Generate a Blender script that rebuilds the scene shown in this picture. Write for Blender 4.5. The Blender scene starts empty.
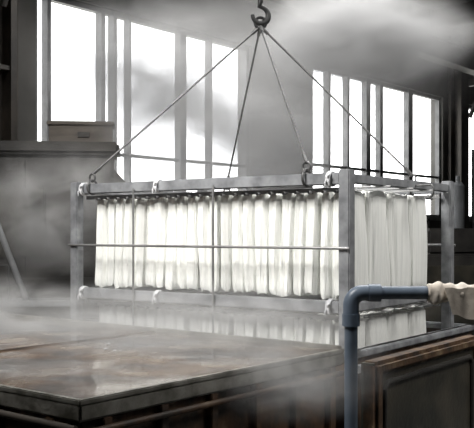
import bpy, math, random, bmesh
from mathutils import Vector, Matrix, noise
random.seed(7)
CZ=1.75
F=870.0
try: bpy.context.scene.view_settings.view_transform='Standard'
except Exception: pass
# ---------------------------------------------------------------- materials
def newmat(name):
    m=bpy.data.materials.new(name); m.use_nodes=True
    nt=m.node_tree; b=nt.nodes['Principled BSDF']
    return m,nt,b
def mat(name,c1,c2=None,rough=0.6,metal=0.0,scale=4.0,bump=0.0,bscale=30,stretch=(1,1,1),rough2=None,lo=.35,hi=.65,detail=6,c3=None,coat=0,bdist=.01):
    m,nt,b=newmat(name); N=nt.nodes; L=nt.links
    tc=N.new('ShaderNodeTexCoord'); mp=N.new('ShaderNodeMapping'); mp.inputs['Scale'].default_value=stretch
    L.new(tc.outputs['Object'],mp.inputs['Vector'])
    n=N.new('ShaderNodeTexNoise'); n.inputs['Scale'].default_value=scale; n.inputs['Detail'].default_value=detail
    L.new(mp.outputs[0],n.inputs['Vector'])
    r=N.new('ShaderNodeValToRGB'); r.color_ramp.elements[0].position=lo; r.color_ramp.elements[1].position=hi
    r.color_ramp.elements[0].color=(*c1,1); r.color_ramp.elements[1].color=(*(c2 or c1),1)
    if c3:
        e=r.color_ramp.elements.new((lo+hi)/2); e.color=(*c3,1)
    L.new(n.outputs['Fac'],r.inputs[0]); L.new(r.outputs[0],b.inputs['Base Color'])
    b.inputs['Roughness'].default_value=rough; b.inputs['Metallic'].default_value=metal
    if rough2 is not None:
        mr=N.new('ShaderNodeMapRange'); mr.inputs[1].default_value=lo; mr.inputs[2].default_value=hi
        mr.inputs[3].default_value=rough; mr.inputs[4].default_value=rough2
        L.new(n.outputs['Fac'],mr.inputs[0]); L.new(mr.outputs[0],b.inputs['Roughness'])
    if bump>0:
        n2=N.new('ShaderNodeTexNoise'); n2.inputs['Scale'].default_value=bscale; n2.inputs['Detail'].default_value=4
        L.new(mp.outputs[0],n2.inputs['Vector'])
        bp=N.new('ShaderNodeBump'); bp.inputs['Strength'].default_value=bump; bp.inputs['Distance'].default_value=bdist
        L.new(n2.outputs['Fac'],bp.inputs['Height']); L.new(bp.outputs[0],b.inputs['Normal'])
    if coat:
        n3=N.new('ShaderNodeTexNoise'); n3.inputs['Scale'].default_value=1.3; n3.inputs['Detail'].default_value=3
        L.new(tc.outputs['Object'],n3.inputs['Vector'])
        m3=N.new('ShaderNodeMapRange'); m3.inputs[1].default_value=.40; m3.inputs[2].default_value=.52; m3.inputs[4].default_value=coat
        L.new(n3.outputs['Fac'],m3.inputs[0]); L.new(m3.outputs[0],b.inputs['Coat Weight']); b.inputs['Coat Roughness'].default_value=.05
    return m
M_galv=mat('galvanized_steel',(.17,.175,.185),(.36,.37,.385),rough=.5,rough2=.28,metal=.25,scale=7,bump=.2)
M_rod=mat('steel_rod',(.26,.26,.26),(.40,.40,.40),rough=.35,metal=.6)
M_yarn=mat('cotton_yarn',(.82,.83,.80),(.93,.94,.90),rough=.95,scale=3,bump=1.0,bscale=12,stretch=(11,11,.4),bdist=.012)
M_cable=mat('wire_rope',(.07,.07,.07),(.14,.14,.14),rough=.5,metal=.5,scale=60)
M_black=mat('black_iron',(.012,.012,.013),(.03,.03,.03),rough=.5,metal=.3)
M_tie=mat('white_tie_cloth',(.45,.46,.48),(.62,.62,.63),rough=.9,scale=20)
M_wall=mat('wall_plaster',(.060,.058,.054),(.115,.111,.103),rough=.9,scale=.8,bump=.2)
M_ceil=mat('ceiling_boards',(.04,.038,.036),(.06,.058,.055),rough=.9,scale=1.5)
M_floor=mat('concrete_floor',(.04,.04,.04),(.10,.10,.09),rough=.35,rough2=.8,scale=1.5,bump=.2)
M_wframe=mat('window_frame_paint',(.10,.102,.105),(.16,.162,.165),rough=.6,scale=5)
M_lid=mat('wet_stained_steel',(.026,.016,.010),(.22,.185,.145),rough=.10,rough2=.36,scale=2.8,bump=.28,bscale=8,metal=.05,lo=.36,hi=.70,c3=(.110,.066,.038),coat=1.0)
M_rim=mat('tank_rim_steel',(.08,.075,.06),(.30,.29,.26),rough=.4,scale=6,bump=.5,metal=.2)
M_rust=mat('rusty_paint',(.024,.017,.012),(.17,.12,.07),rough=.6,scale=6,bump=.5,lo=.36,hi=.74,c3=(.075,.040,.020))
M_dark=mat('dark_machine_paint',(.012,.011,.010),(.050,.046,.041),rough=.5,scale=2.2,bump=.3)
M_darkw=mat('dark_stained_column_paint',(.018,.015,.012),(.055,.045,.035),rough=.6,scale=3,bump=.2)
M_dark2=mat('dark_green_panel',(.014,.015,.012),(.055,.048,.036),rough=.4,scale=3,bump=.3)
M_brown=mat('brown_box_wood',(.06,.05,.042),(.10,.085,.07),rough=.7,scale=3,stretch=(1,1,6))
M_blue=mat('blue_gray_pvc',(.09,.12,.16),(.135,.17,.22),rough=.38,scale=6)
M_cloth=mat('cream_cotton_cloth',(.62,.55,.47),(.78,.73,.66),rough=.95,scale=9,bump=.6,bscale=25)
M_cloth2=mat('beige_canvas',(.36,.32,.27),(.50,.45,.39),rough=.95,scale=6,bump=.6,bscale=25)
M_water=mat('dye_bath_water',(.05,.05,.045),(.08,.08,.07),rough=.08,scale=3,bump=.3,bscale=6)
M_grey=mat('grey_painted_pipe',(.14,.145,.15),(.22,.23,.24),rough=.5)
M_ground=mat('yard_gravel',(.5,.5,.46),(.6,.6,.55),rough=.9)

# ---------------------------------------------------------------- mesh builder
class MB:
    def __init__(s): s.v=[];s.f=[];s.m=[];s.mats=[]
    def mi(s,m):
        if m not in s.mats: s.mats.append(m)
        return s.mats.index(m)
    def add(s,vs,fs,m):
        o=len(s.v); i=s.mi(m); s.v+= [tuple(v) for v in vs]
        for f in fs: s.f.append([k+o for k in f]); s.m.append(i)
    def box(s,lo,hi,m,rot=None,b=0.0):
        x0,y0,z0=lo;x1,y1,z1=hi
        b=min(b,(x1-x0)*.3,(y1-y0)*.3,(z1-z0)*.3)
        if b<=0:
            vs=[(x0,y0,z0),(x1,y0,z0),(x1,y1,z0),(x0,y1,z0),(x0,y0,z1),(x1,y0,z1),(x1,y1,z1),(x0,y1,z1)]
            fs=[(0,3,2,1),(4,5,6,7),(0,1,5,4),(1,2,6,5),(2,3,7,6),(3,0,4,7)]
        else:
            bm=bmesh.new(); bmesh.ops.create_cube(bm,size=1)
            for v in bm.verts: v.co=Vector(((v.co.x+.5)*(x1-x0)+x0,(v.co.y+.5)*(y1-y0)+y0,(v.co.z+.5)*(z1-z0)+z0))
            bmesh.ops.bevel(bm,geom=bm.edges[:],offset=b,segments=2,affect='EDGES')
            bm.verts.index_update(); vs=[v.co.copy() for v in bm.verts]; fs=[[v.index for v in f.verts] for f in bm.faces]; bm.free()
        if rot:
            c=Vector(((x0+x1)/2,(y0+y1)/2,(z0+z1)/2)); vs=[rot@(Vector(v)-c)+c for v in vs]
        s.add(vs,fs,m)
    def tube(s,pts,r,m,n=10,closed=False):
        pts=[Vector(p) for p in pts]; rs=r if isinstance(r,(list,tuple)) else [r]*len(pts)
        vs=[];fs=[];prev=None
        K=len(pts)
        for i,p in enumerate(pts):
            if closed: t=(pts[(i+1)%K]-pts[i-1])
            else: t=pts[min(i+1,K-1)]-pts[max(i-1,0)]
            t.normalize()
            if prev is None:
                a=Vector((0,0,1)) if abs(t.z)<.9 else Vector((1,0,0))
                u=t.cross(a).normalized()
            else:
                u=(prev-t*prev.dot(t)).normalized()
            prev=u; w=t.cross(u)
            for k in range(n):
                an=2*math.pi*k/n; vs.append(p+(u*math.cos(an)+w*math.sin(an))*rs[i])
        for i in range(K if closed else K-1):
            j=(i+1)%K
            for k in range(n):
                fs.append((i*n+k,i*n+(k+1)%n,j*n+(k+1)%n,j*n+k))
        if not closed:
            fs.append(list(range(n))[::-1]); fs.append([(K-1)*n+k for k in range(n)])
        s.add(vs,fs,m)
    def ring(s,c,R,r,m,ax1,ax2,n=20,a0=0,a1=2*math.pi):
        c=Vector(c);ax1=Vector(ax1);ax2=Vector(ax2)
        full=abs(a1-a0-2*math.pi)<1e-4
        k=n if full else n+1
        s.tube([c+(ax1*math.cos(a0+(a1-a0)*i/n)+ax2*math.sin(a0+(a1-a0)*i/n))*R for i in range(k)],r,m,8,closed=full)
    def obj(s,name,loc=(0,0,0),rz=0,parent=None,smooth=True):
        me=bpy.data.meshes.new(name); me.from_pydata(s.v,[],s.f)
        for m in s.mats: me.materials.append(m)
        me.polygons.foreach_set('material_index',s.m)
        me.update()
        o=bpy.data.objects.new(name,me); bpy.context.collection.objects.link(o)
        o.location=loc; o.rotation_euler=(0,0,rz)
        if parent: o.parent=parent
        if smooth:
            me.polygons.foreach_set('use_smooth',[True]*len(me.polygons))
            try: me.set_sharp_from_angle(angle=math.radians(38))
            except Exception: pass
        return o
def empty(name,loc=(0,0,0),rz=0):
    e=bpy.data.objects.new(name,None); bpy.context.collection.objects.link(e); e.location=loc; e.rotation_euler=(0,0,rz); e.empty_display_size=.1
    return e

# ---------------------------------------------------------------- room
WO=(-1.76,11.6); WRZ=math.atan2(.775,.632)
def wl(b,name,smooth=False): return b.obj(name,(WO[0],WO[1],0),WRZ,smooth=smooth)
S0,S1,D=-13,18,-14; H=6.6
def s_of(u):
    k=(u-237)/F; return (-1.76-11.6*k)/(.775*k-.632)
zs=CZ+.31; zt=CZ+3.0
wins=[(s_of(36),s_of(252)),(s_of(313),s_of(443)),(s_of(458),16.5)]
b=MB()
T=.3
b.box((S0,0,0),(S1,T,zs),M_wall)
b.box((S0,0,zt),(S1,T,H),M_wall)
xs=[S0]+[x for w in wins for x in w]+[S1]
for i in range(0,len(xs),2): b.box((xs[i],0,zs),(xs[i+1],T,zt),M_wall)
wl(b,'wall_window_side')
b=MB(); b.box((S0-.3,D-.3,0),(S1+.3,D,H),M_wall); wl(b,'wall_front')
b=MB(); b.box((S0-.3,D,0),(S0,T,H),M_wall); wl(b,'wall_left')
b=MB(); b.box((S1,D,0),(S1+.3,T,H),M_wall); wl(b,'wall_right')
b=MB(); b.box((S0-.3,D-.3,-.2),(S1+.3,T,0),M_floor); wl(b,'floor')
b=MB(); b.box((S0-.3,D-.3,H),(S1+.3,T,H+.2),M_ceil)
wl(b,'ceiling')
b=MB()
for s in (-4,0.5,5,9.5,14): b.box((s-.12,D,H-.45),(s+.12,-.02,H-.02),M_dark)
wl(b,'ceiling_beam')
b=MB()
for a,c in wins: b.box((a-.05,-.12,zs-.06),(c+.05,-.001,zs-.002),M_wframe)
wl(b,'trim_1')
def window(name,a,c,mull,trans):
    b=MB(); y0,y1=.06,.16
    w=.07
    b.box((a,y0,zs),(a+w,y1,zt),M_wframe);b.box((c-w,y0,zs),(c,y1,zt),M_wframe)
    b.box((a,y0,zs),(c,y1,zs+w),M_wframe);b.box((a,y0,zt-w),(c,y1,zt),M_wframe)
    for s,ww in mull: b.box((s-ww/2,y0-.01,zs),(s+ww/2,y1+.01,zt),M_wframe)
    for z,ww in trans: b.box((a,y0+.01,z-ww/2),(c,y1-.01,z+ww/2),M_wframe)
    wl(b,name)
window('window_1',*wins[0],[(s_of(52),.06),(s_of(106),.07),(s_of(118),.06),(s_of(133),.03),(s_of(186),.13),(s_of(214),.04)],[(zs+.75,.04)])
window('window_2',*wins[1],[(s_of(332),.08),(s_of(351),.08),(s_of(371),.16),(s_of(384),.12),(s_of(413),.2)],[(zs+.9,.05)])
window('window_3',*wins[2],[(s_of(466),.12),(13.5,.12),(15,.12)],[])
b=MB()
sc=-1.95
b.box((sc-.30,-.42,0),(sc-.22,-.02,H-.46),M_darkw); b.box((sc+.14,-.42,0),(sc+.22,-.02,H-.46),M_darkw); b.box((sc-.22,-.26,0),(sc+.14,-.2,H-.46),M_darkw)
for z in (1.2,2.4,3.6,4.6): b.box((sc-.24,-.40,z),(sc+.16,-.27,z+.05),M_darkw)
wl(b,'steel_column')
b=MB()
b.tube([(sc+.42,-.12,0),(sc+.42,-.12,H-.46)],.035,M_darkw); b.tube([(sc-.42,-.3,0),(sc-.42,-.3,H-.46)],.04,M_black)
wl(b,'wall_pipe')
b=MB()
s=(wins[1][1]+wins[2][0])/2
b.box((s-.2,-.35,0),(s+.2,-.27,H-.46),M_darkw);b.box((s-.2,-.1,0),(s+.2,-.02,H-.46),M_darkw);b.box((s-.04,-.27,0),(s+.04,-.1,H-.46),M_darkw)
wl(b,'steel_column')
b=MB()
b.box((S0+.05,-1.0,5.55),(S1-.05,-.72,5.6),M_dark);b.box((S0+.05,-.88,5.2),(S1-.05,-.84,5.55),M_dark);b.box((S0+.05,-1.0,5.15),(S1-.05,-.72,5.2),M_dark)
for s in (-1.95,10.45,16): b.box((s-.06,-.8,5.0),(s+.06,-.43,5.15),M_dark); b.tube([(s,-.45,4.3),(s,-.75,5.02)],.05,M_dark)
wl(b,'crane_runway_beam')
b=MB()
b.tube([(10.6,-.5,3.4),(12.6,-1.4,6.1)],.07,M_black); b.tube([(10.6,-.5,3.6),(10.6,-.5,0)],.07,M_black)
b.tube([(11.3,-.8,4.35),(12.4,-.8,3.6),(12.4,-.8,0)],.05,M_black)
wl(b,'brace_strut')
b=MB(); b.box((-30,.4,-.3),(60,60,-.05),M_ground); wl(b,'yard_ground')

# ---------------------------------------------------------------- hank rack
RL=(-1.466,7.97,0); RRZ=math.atan2(-.594,.805)
LX,LY=2.81,1.83; zT=CZ+.434; zB=CZ-.55
w=.09
rack=empty('hanging_yarn_rack',RL,RRZ)
b=MB()
for x in (0,LX):
    for y in (0,LY):
        b.box((x-w/2,y-w/2,.22),(x+w/2,y+w/2,zT+.02),M_galv,b=.008)
b.obj('posts',parent=rack)
b=MB()
for z in (zT-.045,zB,.42):
    for y in (0,LY): b.box((w/2,y-.03,z-.045),(LX-w/2,y+.03,z+.045),M_galv,b=.008)
    for x in (0,LX): b.box((x-.03,w/2,z-.035),(x+.03,LY-w/2,z+.035),M_galv,b=.008)
b.obj('rails',parent=rack)
b=MB()
zm=(zT+zB)/2-.06
for y in (-.055,LY+.055):
    b.tube([(-.05,y,zm),(LX+.05,y,zm)],.011,M_rod)
for x in (.75,1.62):
    for y in (-.05,LY+.05): b.tube([(x,y,.45),(x,y,zT-.06)],.010,M_rod)
for z in (zT-.115,zB-.085):
    for y in (.10,LY-.10): b.box((.03,y-.012,z-.02),(LX-.03,y+.012,z+.012),M_rod)
b.obj('guard_rods',parent=rack)
b=MB()
def tie(x,y,z):
    for k in range(3):
        b.ring((x+(k-1)*.013,y,z),.052,.008,M_tie,(0,1,0),(0,.0,1.0))
    b.tube([(x,y-.050,z),(x+.012,y-.064,z+.02),(x+.025,y-.064,z+.03)],[.011,.010,.005],M_tie)
    b.tube([(x,y-.050,z),(x-.012,y-.066,z-.03),(x-.012,y-.064,z-.065)],[.011,.009,.004],M_tie)
    b.tube([(x,y-.050,z),(x+.014,y-.064,z-.025),(x+.018,y-.060,z-.05)],[.011,.008,.004],M_tie)
for x in (.1,1.0,LX-.13):
    tie(x,0,zT-.045); tie(x,0,zB)
b.obj('cloth_ties',parent=rack)
b=MB()
def hank(x,y0,y1,zt_,zb_,wd,m=M_yarn):
    n=32; lv=20
    cx=x; cy=(y0+y1)/2; hy=(y1-y0)/2
    ph=[random.uniform(0,6.28) for _ in range(6)]
    lean=random.uniform(-.012,.012); leany=random.uniform(-.02,.02)
    vs=[];fs=[]
    for i in range(lv+1):
        t=i/lv; z=zt_+(zb_-zt_)*t
        if t<.05: wf=.78+.18*math.sin(t/.05*math.pi/2)
        elif t>.97: wf=.88+.12*math.cos((t-.97)/.03*math.pi/2)
        else: wf=.96+.04*min(1,t*2)
        wf*=(1+.025*math.sin(6*t+ph[0]))
        hf=(.95+.05*t)*(1+.03*math.sin(5*t+ph[1]))
        if t<.04 or t>.98: hf*=.95
        for k in range(n):
            a=2*math.pi*k/n; c,s_=math.cos(a),math.sin(a)
            px=(abs(c)**.5)*(1 if c>0 else -1)*wd/2*wf
            py=(abs(s_)**.38)*(1 if s_>0 else -1)*hy*hf
            fold=.010*math.sin(py*30+ph[2]+t*1.5)+.007*math.sin(py*62+ph[3]-t*2)
            px+=fold*(.4+t*.9)*(1 if c>0 else .5)
            py+=.009*math.sin(px*95+ph[5]+t*1.4)*(1 if s_>0 else -1)
            vs.append((cx+px+lean*t,cy+py+leany*t,z+.010*math.sin(k*.8+ph[4])*(1 if i in(0,lv) else 0)))
    for i in range(lv):
        for k in range(n):
            fs.append((i*n+k,(i+1)*n+k,(i+1)*n+(k+1)%n,i*n+(k+1)%n))
    fs.append([k for k in range(n)]); fs.append([lv*n+k for k in range(n)][::-1])
    b.add(vs,fs,m)
NP=22
px=[.21+ (2.69-.21)*i/(NP-1)+random.uniform(-.006,.006) for i in range(NP)]
for tier,(a,c) in enumerate(((zT-.125,zB+.060),(zB-.10,.5))):
    for x in px:
        y=.09
        segs=[.37,.33,.37,.34]
        for sl in segs:
            g=random.uniform(.01,.03)
            hank(x,y+random.uniform(-.010,.010),y+sl,a+random.uniform(-.012,.010),c+random.uniform(-.010,.022),random.uniform(.116,.130))
            y+=sl+g
b.obj('cotton_hanks',parent=rack)
b=MB()
for zz in (zT-.135,zB-.105):
    for x in px: b.tube([(x,.05,zz),(x,LY-.06,zz)],.012,M_rod,8)
    for y in (.5,.9,1.3): b.tube([(.0,y,zz+.05),(LX+.10,y,zz+.05)],.008,M_rod,6)
b.ring((LX+.16,1.1,zT-.10),.05,.008,M_cable,(.8,-.6,0),(0,0,1),n=16,a0=-2.4,a1=1.4)
b.tube([(LX-.1,1.1,zT-.055),(LX+.17,1.1,zT-.05)],.008,M_cable)
b.obj('hank_poles',parent=rack)

# sling
APX=Vector((1.41,.915,CZ+1.86))
att=[(.2,0,zT),(LX-.34,0,zT),(LX-.34,LY,zT),(.34,LY,zT)]
b=MB()
for a in att:
    a=Vector(a); 
    b.ring(a+Vector((0,0,-.03)),.062,.010,M_cable,(0,1,0),(0,0,1))
    b.ring(a+Vector((0,0,.055)),.035,.009,M_cable,(1,0,0),(0,0,1))
    st=a+Vector((0,0,.085)); d=(APX-st)
    b.tube([st,st+d*.05],.016,M_cable)
    b.tube([st,APX],.0095,M_cable,8)
    b.tube([st+d*.95,APX],.016,M_cable)
b.ring(APX+Vector((0,0,.03)),.05,.014,M_black,(.7,.7,0),(0,0,1))
b.obj('wire_rope_sling',parent=rack)
b=MB()
pts=[];rr=[]
for i in range(17):
    a=math.radians(100-i*17.5); pts.append(Vector((math.cos(a)*.075,0,math.sin(a)*.075))); rr.append(.03*(1-.5*abs(i-8)/9))
pts=[Vector((0,0,.17)),Vector((0,0,.12))]+pts; rr=[.022,.024]+rr
b.tube(pts,rr,M_black,10)
b.tube([(0,0,.15),(0,0,.26)],[.04,.034],M_black,12)
b.tube([(-.05,0,.2),(.05,0,.2)],.045,M_black,12)
b.ring((.0,0,.285),.04,.015,M_black,(1,0,0),(0,0,1))
z=.34;k=0
while z<H-.02-(CZ+1.95)-.3:
    ax=(1,0,0) if k%2 else (0,1,0)
    b.tube([Vector((0,0,z))+Vector(ax)*.028*math.cos(q)+Vector((0,0,1))*(.044*math.sin(q)) for q in [i*math.pi/6 for i in range(12)]],.012,M_black,6,closed=True)
    z+=.060;k+=1
b.box((-.25,-.12,z),(.25,.12,z+.28),M_black,b=.02)
ap_w=Matrix.Rotation(RRZ,3,'Z')@APX+Vector(RL)
b.obj('crane_hook',(ap_w.x,ap_w.y,ap_w.z+.10),.3)
# ---------------------------------------------------------------- vat beneath rack
b=MB()
x0,x1,y0,y1=-.16,LX+.16,-.16,LY+.16; zr=CZ-.83; t=.04
b.box((x0,y0,0),(x1,y0+t,zr),M_rust);b.box((x0,y1-t,0),(x1,y1,zr),M_rust)
b.box((x0,y0,0),(x0+t,y1,zr),M_rust);b.box((x1-t,y0,0),(x1,y1,zr),M_rust)
b.box((x0,y0,0),(x1,y1,.05),M_rust)
for lo,hi in (((x0-.03,y0-.03,zr-.05),(x1+.03,y0+.06,zr)),((x0-.03,y1-.06,zr-.05),(x1+.03,y1+.03,zr)),((x0-.03,y0-.03,zr-.05),(x0+.06,y1+.03,zr)),((x1-.06,y0-.03,zr-.05),(x1+.03,y1+.03,zr))):
    b.box(lo,hi,M_galv,b=.008)
b.tube([(x1+.07,y0-.1,zr-.11),(x1+.07,y1+.1,zr-.11)],.03,M_galv,12)
b.box((x0+t,y0+t,.06),(x1-t,y1-t,zr-.16),M_water)
b.obj('dyeing_vat',RL,RRZ)

# ---------------------------------------------------------------- left tank w/ lid
A=Vector((-.738,4.09,0)); TRZ=math.atan2(.776,.63)
LT,WT=2.33,3.9; zk=.95
b=MB()
b.box((.04,.04,.0),(LT-.04,WT-.04,zk-.10),M_rust,b=.01)
b.box((.0,.0,zk-.10),(LT,WT,zk-.012),M_rim,b=.012)
nx,ny=60,90; vs=[];fs=[]
for i in range(nx+1):
    for j in range(ny+1):
        x=.03+(LT-.06)*i/nx; y=.03+(WT-.06)*j/ny
        e=min(1,min(i,nx-i,j,ny-j)/4)
        z=zk+e*(.010*noise.noise(Vector((x*1.6,y*1.6,0)))+.003*noise.noise(Vector((x*6,y*6,3))))
        vs.append((x,y,z))
for i in range(nx):
    for j in range(ny):
        a=i*(ny+1)+j; fs.append((a,a+ny+1,a+ny+2,a+1))
b.add(vs,fs,M_lid)
b.box((.03,1.75,zk-.012),(LT-.03,1.77,zk+.010),M_lid)
b.box((LT-.05,.02,zk-.02),(LT,WT,zk+.03),M_rim,b=.006)
b.box((.0,.02,zk-.02),(.035,WT,zk+.008),M_rim,b=.006)
b.box((.0,.0,zk-.02),(LT,.035,zk+.008),M_rim,b=.006)
for q in range(6):
    x=random.uniform(1.2,1.6);y=random.uniform(1.1,1.5);r=random.uniform(.006,.013)
    bm=bmesh.new(); bmesh.ops.create_icosphere(bm,subdivisions=1,radius=r); bm.verts.index_update()
    b.add([Vector((v.co.x*1.6,v.co.y,v.co.z*.5))+Vector((x,y,zk+.008)) for v in bm.verts],[[v.index for v in f.verts] for f in bm.faces],M_tie); bm.free()
for i in range(6):
    x=.15+i*.4; b.box((x,-.0,.0),(x+.06,.06,zk-.10),M_rust,b=.006)
for i in range(9):
    y=.2+i*.43; b.box((.0,y,.0),(.06,y+.06,zk-.10),M_rust,b=.006)
b.tube([(-.01,.02,zk-.13),(-.01,WT,zk-.13)],.018,M_brown)
b.tube([(.02,-.01,zk-.15),(LT,-.01,zk-.15)],.018,M_rust)
tank=b.obj('covered_water_tank',A,TRZ)
# ---------------------------------------------------------------- blue pipe
P0=Vector((.655,5.0,0))
def arc(c,a,bv,r,n=8):
    return [c+a*math.cos(i*math.pi/2/n)*r+bv*math.sin(i*math.pi/2/n)*r for i in range(n+1)]
zp=CZ-.35; X=Vector((1,.04,0)).normalized(); Z=Vector((0,0,1))
b=MB()
c=Vector((0,0,zp-.07))+X*.07
pts=[Vector((0,0,0)),Vector((0,0,zp-.14))]+arc(c,-X,Z,.07)+[X*1.6+Z*zp]
c2=X*1.6+Z*(zp-.07)
pts+= [c2+X*.07*math.sin(i*math.pi/16)+Z*.07*math.cos(i*math.pi/16) for i in range(1,9)]+[X*1.67]
b.tube(pts,.038,M_blue,18)
b.tube([Z*(zp-.16),Z*(zp-.09)]+arc(c,-X,Z,.07)+[X*.15+Z*zp],.046,M_blue,18)
b.tube([Z*(zp-.19),Z*(zp-.12)],.051,M_blue,18); b.tube([X*.10+Z*zp,X*.17+Z*zp],.051,M_blue,18)
b.tube([Z*.0,Z*.03],.08,M_blue,18); b.tube([X*1.67,X*1.67+Z*.03],.08,M_blue,18)
b.obj('blue_water_pipe',P0)
b=MB()
n=32; K=60
vs=[];fs=[]
for i in range(K+1):
    t=i/K; cx=P0+X*(.44+.42*t)+Z*zp
    for k in range(n):
        a=2*math.pi*k/n
        r=.050+.005*math.sin(t*38+a*1.0)+.004*math.sin(t*21-2*a)+.004*math.sin(3*a+t*9)
        if t<.22: r+=.016*math.sin(t/.22*math.pi)
        if i==0: r=.041
        vs.append(cx+Vector((-X.y,X.x,0))*math.cos(a)*r+Z*math.sin(a)*r)
for i in range(K):
    for k in range(n): fs.append((i*n+k,i*n+(k+1)%n,(i+1)*n+(k+1)%n,(i+1)*n+k))
b.add(vs,fs,M_cloth)
vs=[];fs=[];nu=30;nv=20
for i in range(nu+1):
    for j in range(nv+1):
        u=i/nu; v=j/nv
        xx=.53+.37*u+ .04*v; zz=zp+.03-v*(.15+.09*u)+.005*math.sin(u*20)
        yy=-.062-.010*math.sin(u*15+v*2)-.01*v
        vs.append(P0+X*xx+Z*zz+Vector((0,yy+.0,0)))
for i in range(nu):
    for j in range(nv):
        a=i*(nv+1)+j; fs.append((a,a+1,a+nv+2,a+nv+1))
b.add(vs,fs,M_cloth2)
o=b.obj('wrapped_cotton_cloth')
# ---------------------------------------------------------------- front-right panelled casing
b=MB()
L=1.7; zc=CZ-.78; th=.10
b.box((0,0.02,0),(L,th,zc-.01),M_dark2)
fw=.085
b.box((0,-.015,0),(fw,th+.01,zc),M_rust,b=.025)
b.box((L-fw,-.015,0),(L,th+.01,zc),M_rust,b=.025)
b.box((fw*.5,-.013,zc-fw),(L-fw*.5,th+.01,zc),M_rust,b=.025)
b.box((fw*.5,-.01,.0),(L-fw*.5,th+.01,fw),M_rust,b=.02)
xa=fw+.05; xb=L-fw-.05
b.tube([(xa,.01,.15),(xa,.01,zc-.18),(xa+.05,.01,zc-.14),(xb-.05,.01,zc-.14),(xb,.01,zc-.18),(xb,.01,.15)],.018,M_dark,8)
b.obj('machine_side_panel',(.83,5.2,0),math.atan2(.806,.591))
# ---------------------------------------------------------------- left background
b=MB()
b.box((-1.9,0,0),(0,.65,2.55),M_dark,b=.04)
b.box((-1.95,-.05,2.55),(.05,.7,2.68),M_dark,b=.03)
for x in (-1.5,-.95,-.4): b.box((x,-.03,.1),(x+.05,.01,2.5),M_dark,b=.01)
b.box((-1.4,-.05,1.5),(-.7,0,2.2),M_dark2,b=.02)
b.box((-1.95,-.05,1.2),(.05,.0,1.28),M_dark,b=.01)
b.add([(0,0,2.4),(.45,.1,1.9),(.45,.6,1.9),(0,.6,2.4),(0,0,1.4),(.45,.1,1.6),(.45,.6,1.6),(0,.6,1.4)],[(0,1,2,3),(4,7,6,5),(0,4,5,1),(1,5,6,2),(2,6,7,3)],M_dark)
b.obj('dark_washing_machine',(-1.27,9.0,0),.12)
b=MB(); b.box((0,0,0),(.66,.35,.22),M_brown,b=.01); b.box((-.02,-.02,.19),(.68,.37,.235),M_brown,b=.01); b.box((.3,-.015,.07),(.42,0,.12),M_dark)
b.obj('wooden_crate',(-1.97,9.10,2.68),.12)
b=MB()
b.box((-.9,0,0),(.45,.36,1.02),M_dark,b=.02);b.box((-.93,-.03,1.02),(.48,.03,1.08),M_grey,b=.01);b.box((-.93,.33,1.02),(.48,.39,1.08),M_grey,b=.01)
b.tube([(-.35,.1,1.95),(-.3,.12,1.8),(-.02,.2,1.02)],.03,M_grey); b.tube([(-.45,.1,1.02),(-.45,.1,1.42),(-.2,.1,1.42),(-.2,.1,1.02)],.015,M_black)
b.obj('rinsing_trough',(-2.05,8.48,0),.05)
# ---------------------------------------------------------------- right background
b=MB()
b.tube([(0,0,0),(0,0,2.45),(0,0,2.5)],[.1,.1,.06],M_grey,20)
b.tube([(0,0,2.5),(0,0,2.6)],.03,M_grey)
b.obj('standpipe',(3.35,13.2,0))
b=MB()
b.box((0,0,0),(2.2,.8,1.45),M_dark,b=.03); b.box((.1,-.04,.2),(1.0,0,1.3),M_dark2,b=.02); b.box((1.15,-.04,.2),(2.1,0,1.3),M_dark2,b=.02)
b.box((.3,.1,1.45),(1.2,.7,1.8),M_dark,b=.03); b.tube([(1.6,.4,1.45),(1.6,.4,2.0),(1.9,.4,2.1)],.06,M_grey)
b.obj('pump_cabinet',(2.3,11.6,0),.15)
b=MB()
for x in (0,.9): 
    b.box((x,0,0),(x+.05,.05,2.0),M_dark);b.box((x,.5,0),(x+.05,.55,2.0),M_dark)
for z in (.3,.9,1.4,1.95): b.box((0,0,z),(.95,.55,z+.04),M_dark)
for z in (.34,.94,1.44):
    for x in (.1,.4,.68): b.box((x,.08,z),(x+.2,.45,z+.3),random.choice((M_dark2,M_brown,M_grey)),b=.02)
b.obj('storage_shelf',(2.9,15.0,0),.9)

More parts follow.
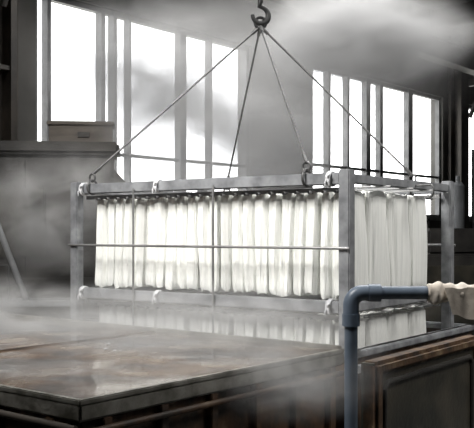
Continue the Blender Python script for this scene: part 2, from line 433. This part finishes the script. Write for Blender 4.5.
# ---------------------------------------------------------------- steam
def steam_mat(name,dens,seed,ns=2.0,lo=.42,hi=.66,base=.08):
    m=bpy.data.materials.new(name); m.use_nodes=True; nt=m.node_tree; N=nt.nodes; L=nt.links
    N.remove(N['Principled BSDF']); out=N['Material Output']
    tc=N.new('ShaderNodeTexCoord')
    ln=N.new('ShaderNodeVectorMath'); ln.operation='LENGTH'; L.new(tc.outputs['Object'],ln.inputs[0])
    fo=N.new('ShaderNodeMapRange'); fo.interpolation_type='SMOOTHSTEP'; fo.inputs[1].default_value=.98; fo.inputs[2].default_value=.1; fo.inputs[3].default_value=0; fo.inputs[4].default_value=1
    L.new(ln.outputs['Value'],fo.inputs[0])
    mp=N.new('ShaderNodeMapping'); mp.inputs['Location'].default_value=(seed*3.1,seed*1.7,seed)
    L.new(tc.outputs['Object'],mp.inputs[0])
    n=N.new('ShaderNodeTexNoise'); n.inputs['Scale'].default_value=ns; n.inputs['Detail'].default_value=3; n.inputs['Distortion'].default_value=.7
    L.new(mp.outputs[0],n.inputs['Vector'])
    mr=N.new('ShaderNodeMapRange'); mr.inputs[1].default_value=lo; mr.inputs[2].default_value=hi; mr.inputs[3].default_value=base
    L.new(n.outputs['Fac'],mr.inputs[0])
    mu=N.new('ShaderNodeMath'); mu.operation='MULTIPLY'; L.new(fo.outputs[0],mu.inputs[0]); L.new(mr.outputs[0],mu.inputs[1])
    m2=N.new('ShaderNodeMath'); m2.operation='MULTIPLY'; L.new(mu.outputs[0],m2.inputs[0]); m2.inputs[1].default_value=dens
    vs=N.new('ShaderNodeVolumeScatter'); vs.inputs['Color'].default_value=(1,.995,.985,1); vs.inputs['Anisotropy'].default_value=.0
    L.new(m2.outputs[0],vs.inputs['Density']); L.new(vs.outputs[0],out.inputs['Volume'])
    return m
steam=empty('steam_cloud')
def cloud(c,r,dens,seed,**k):
    bm=bmesh.new(); bmesh.ops.create_icosphere(bm,subdivisions=3,radius=1); me=bpy.data.meshes.new('steam_puff'); bm.to_mesh(me); bm.free()
    me.materials.append(steam_mat('steam_%d'%seed,dens,seed,**k))
    o=bpy.data.objects.new('steam_puff_%d'%seed,me); bpy.context.collection.objects.link(o); o.location=c; o.scale=r; o.parent=steam
cloud((-.35,9.5,2.85),(1.9,.8,1.0),8.0,1)
cloud((1.45,9.8,3.95),(1.5,.9,.68),13,2,ns=1.7,base=.15)
cloud((-1.7,8.4,1.95),(1.1,.5,.8),3.6,3,ns=2.4)
cloud((.1,7.6,1.1),(2.0,1.5,.42),1.5,4)
cloud((-.4,5.9,1.12),(1.7,1.0,.36),2.2,5,ns=2.6)
cloud((-1.0,9.6,3.6),(1.5,.8,.9),5.0,6)
cloud((.3,9.5,3.5),(2.6,1.2,1.3),.65,7,base=.6)
cloud((.3,5.1,.95),(.7,.55,.35),3.2,8)
cloud((-1.9,6.9,1.10),(.9,.9,.38),3.0,9)
# ---------------------------------------------------------------- light
wd=bpy.data.worlds.new('World'); bpy.context.scene.world=wd; wd.use_nodes=True
bg=wd.node_tree.nodes['Background']; bg.inputs[0].default_value=(.99,.99,.99,1); bg.inputs[1].default_value=5.5
def area(name,loc,target,sx,sy,e,col=(1,1,1),spread=180):
    l=bpy.data.lights.new(name,'AREA'); l.shape='RECTANGLE'; l.size=sx; l.size_y=sy; l.energy=e; l.color=col; l.spread=math.radians(spread)
    o=bpy.data.objects.new(name,l); bpy.context.collection.objects.link(o); o.location=loc
    o.rotation_euler=(Vector(target)-Vector(loc)).to_track_quat('-Z','Y').to_euler()
area('added_area_light',(-2.6,4.4,6.0),(.0,7.4,1.6),2.0,2.0,155,(1,.98,.95),spread=80)  # added key light aimed at the hanks; no fixture of the room
area('added_area_light',(1.0,9.5,6.4),(0,9.0,0),4,3,300,(1,.99,.975),spread=150)  # added overhead light to brighten the steam, not a real lamp
area('added_area_light',(4.5,5,6.0),(1.5,7,1.5),2,2,85,(1,.98,.95),spread=90)  # added fill from the right, with no real lamp behind it
l=bpy.data.lights.new('sun','SUN'); l.energy=2.5; l.angle=math.radians(25)
o=bpy.data.objects.new('sun',l); bpy.context.collection.objects.link(o)
o.rotation_euler=Vector((.70,-.60,-.52)).to_track_quat('-Z','Y').to_euler(); o.location=(-8,18,8)
# ---------------------------------------------------------------- camera
cam=bpy.data.cameras.new('camera'); co=bpy.data.objects.new('camera',cam); bpy.context.collection.objects.link(co)
co.location=(0,0,CZ); co.rotation_euler=(math.radians(90),0,0)
cam.sensor_width=36; cam.lens=F/474*36; cam.shift_y=18/474; cam.clip_end=300
bpy.context.scene.camera=co
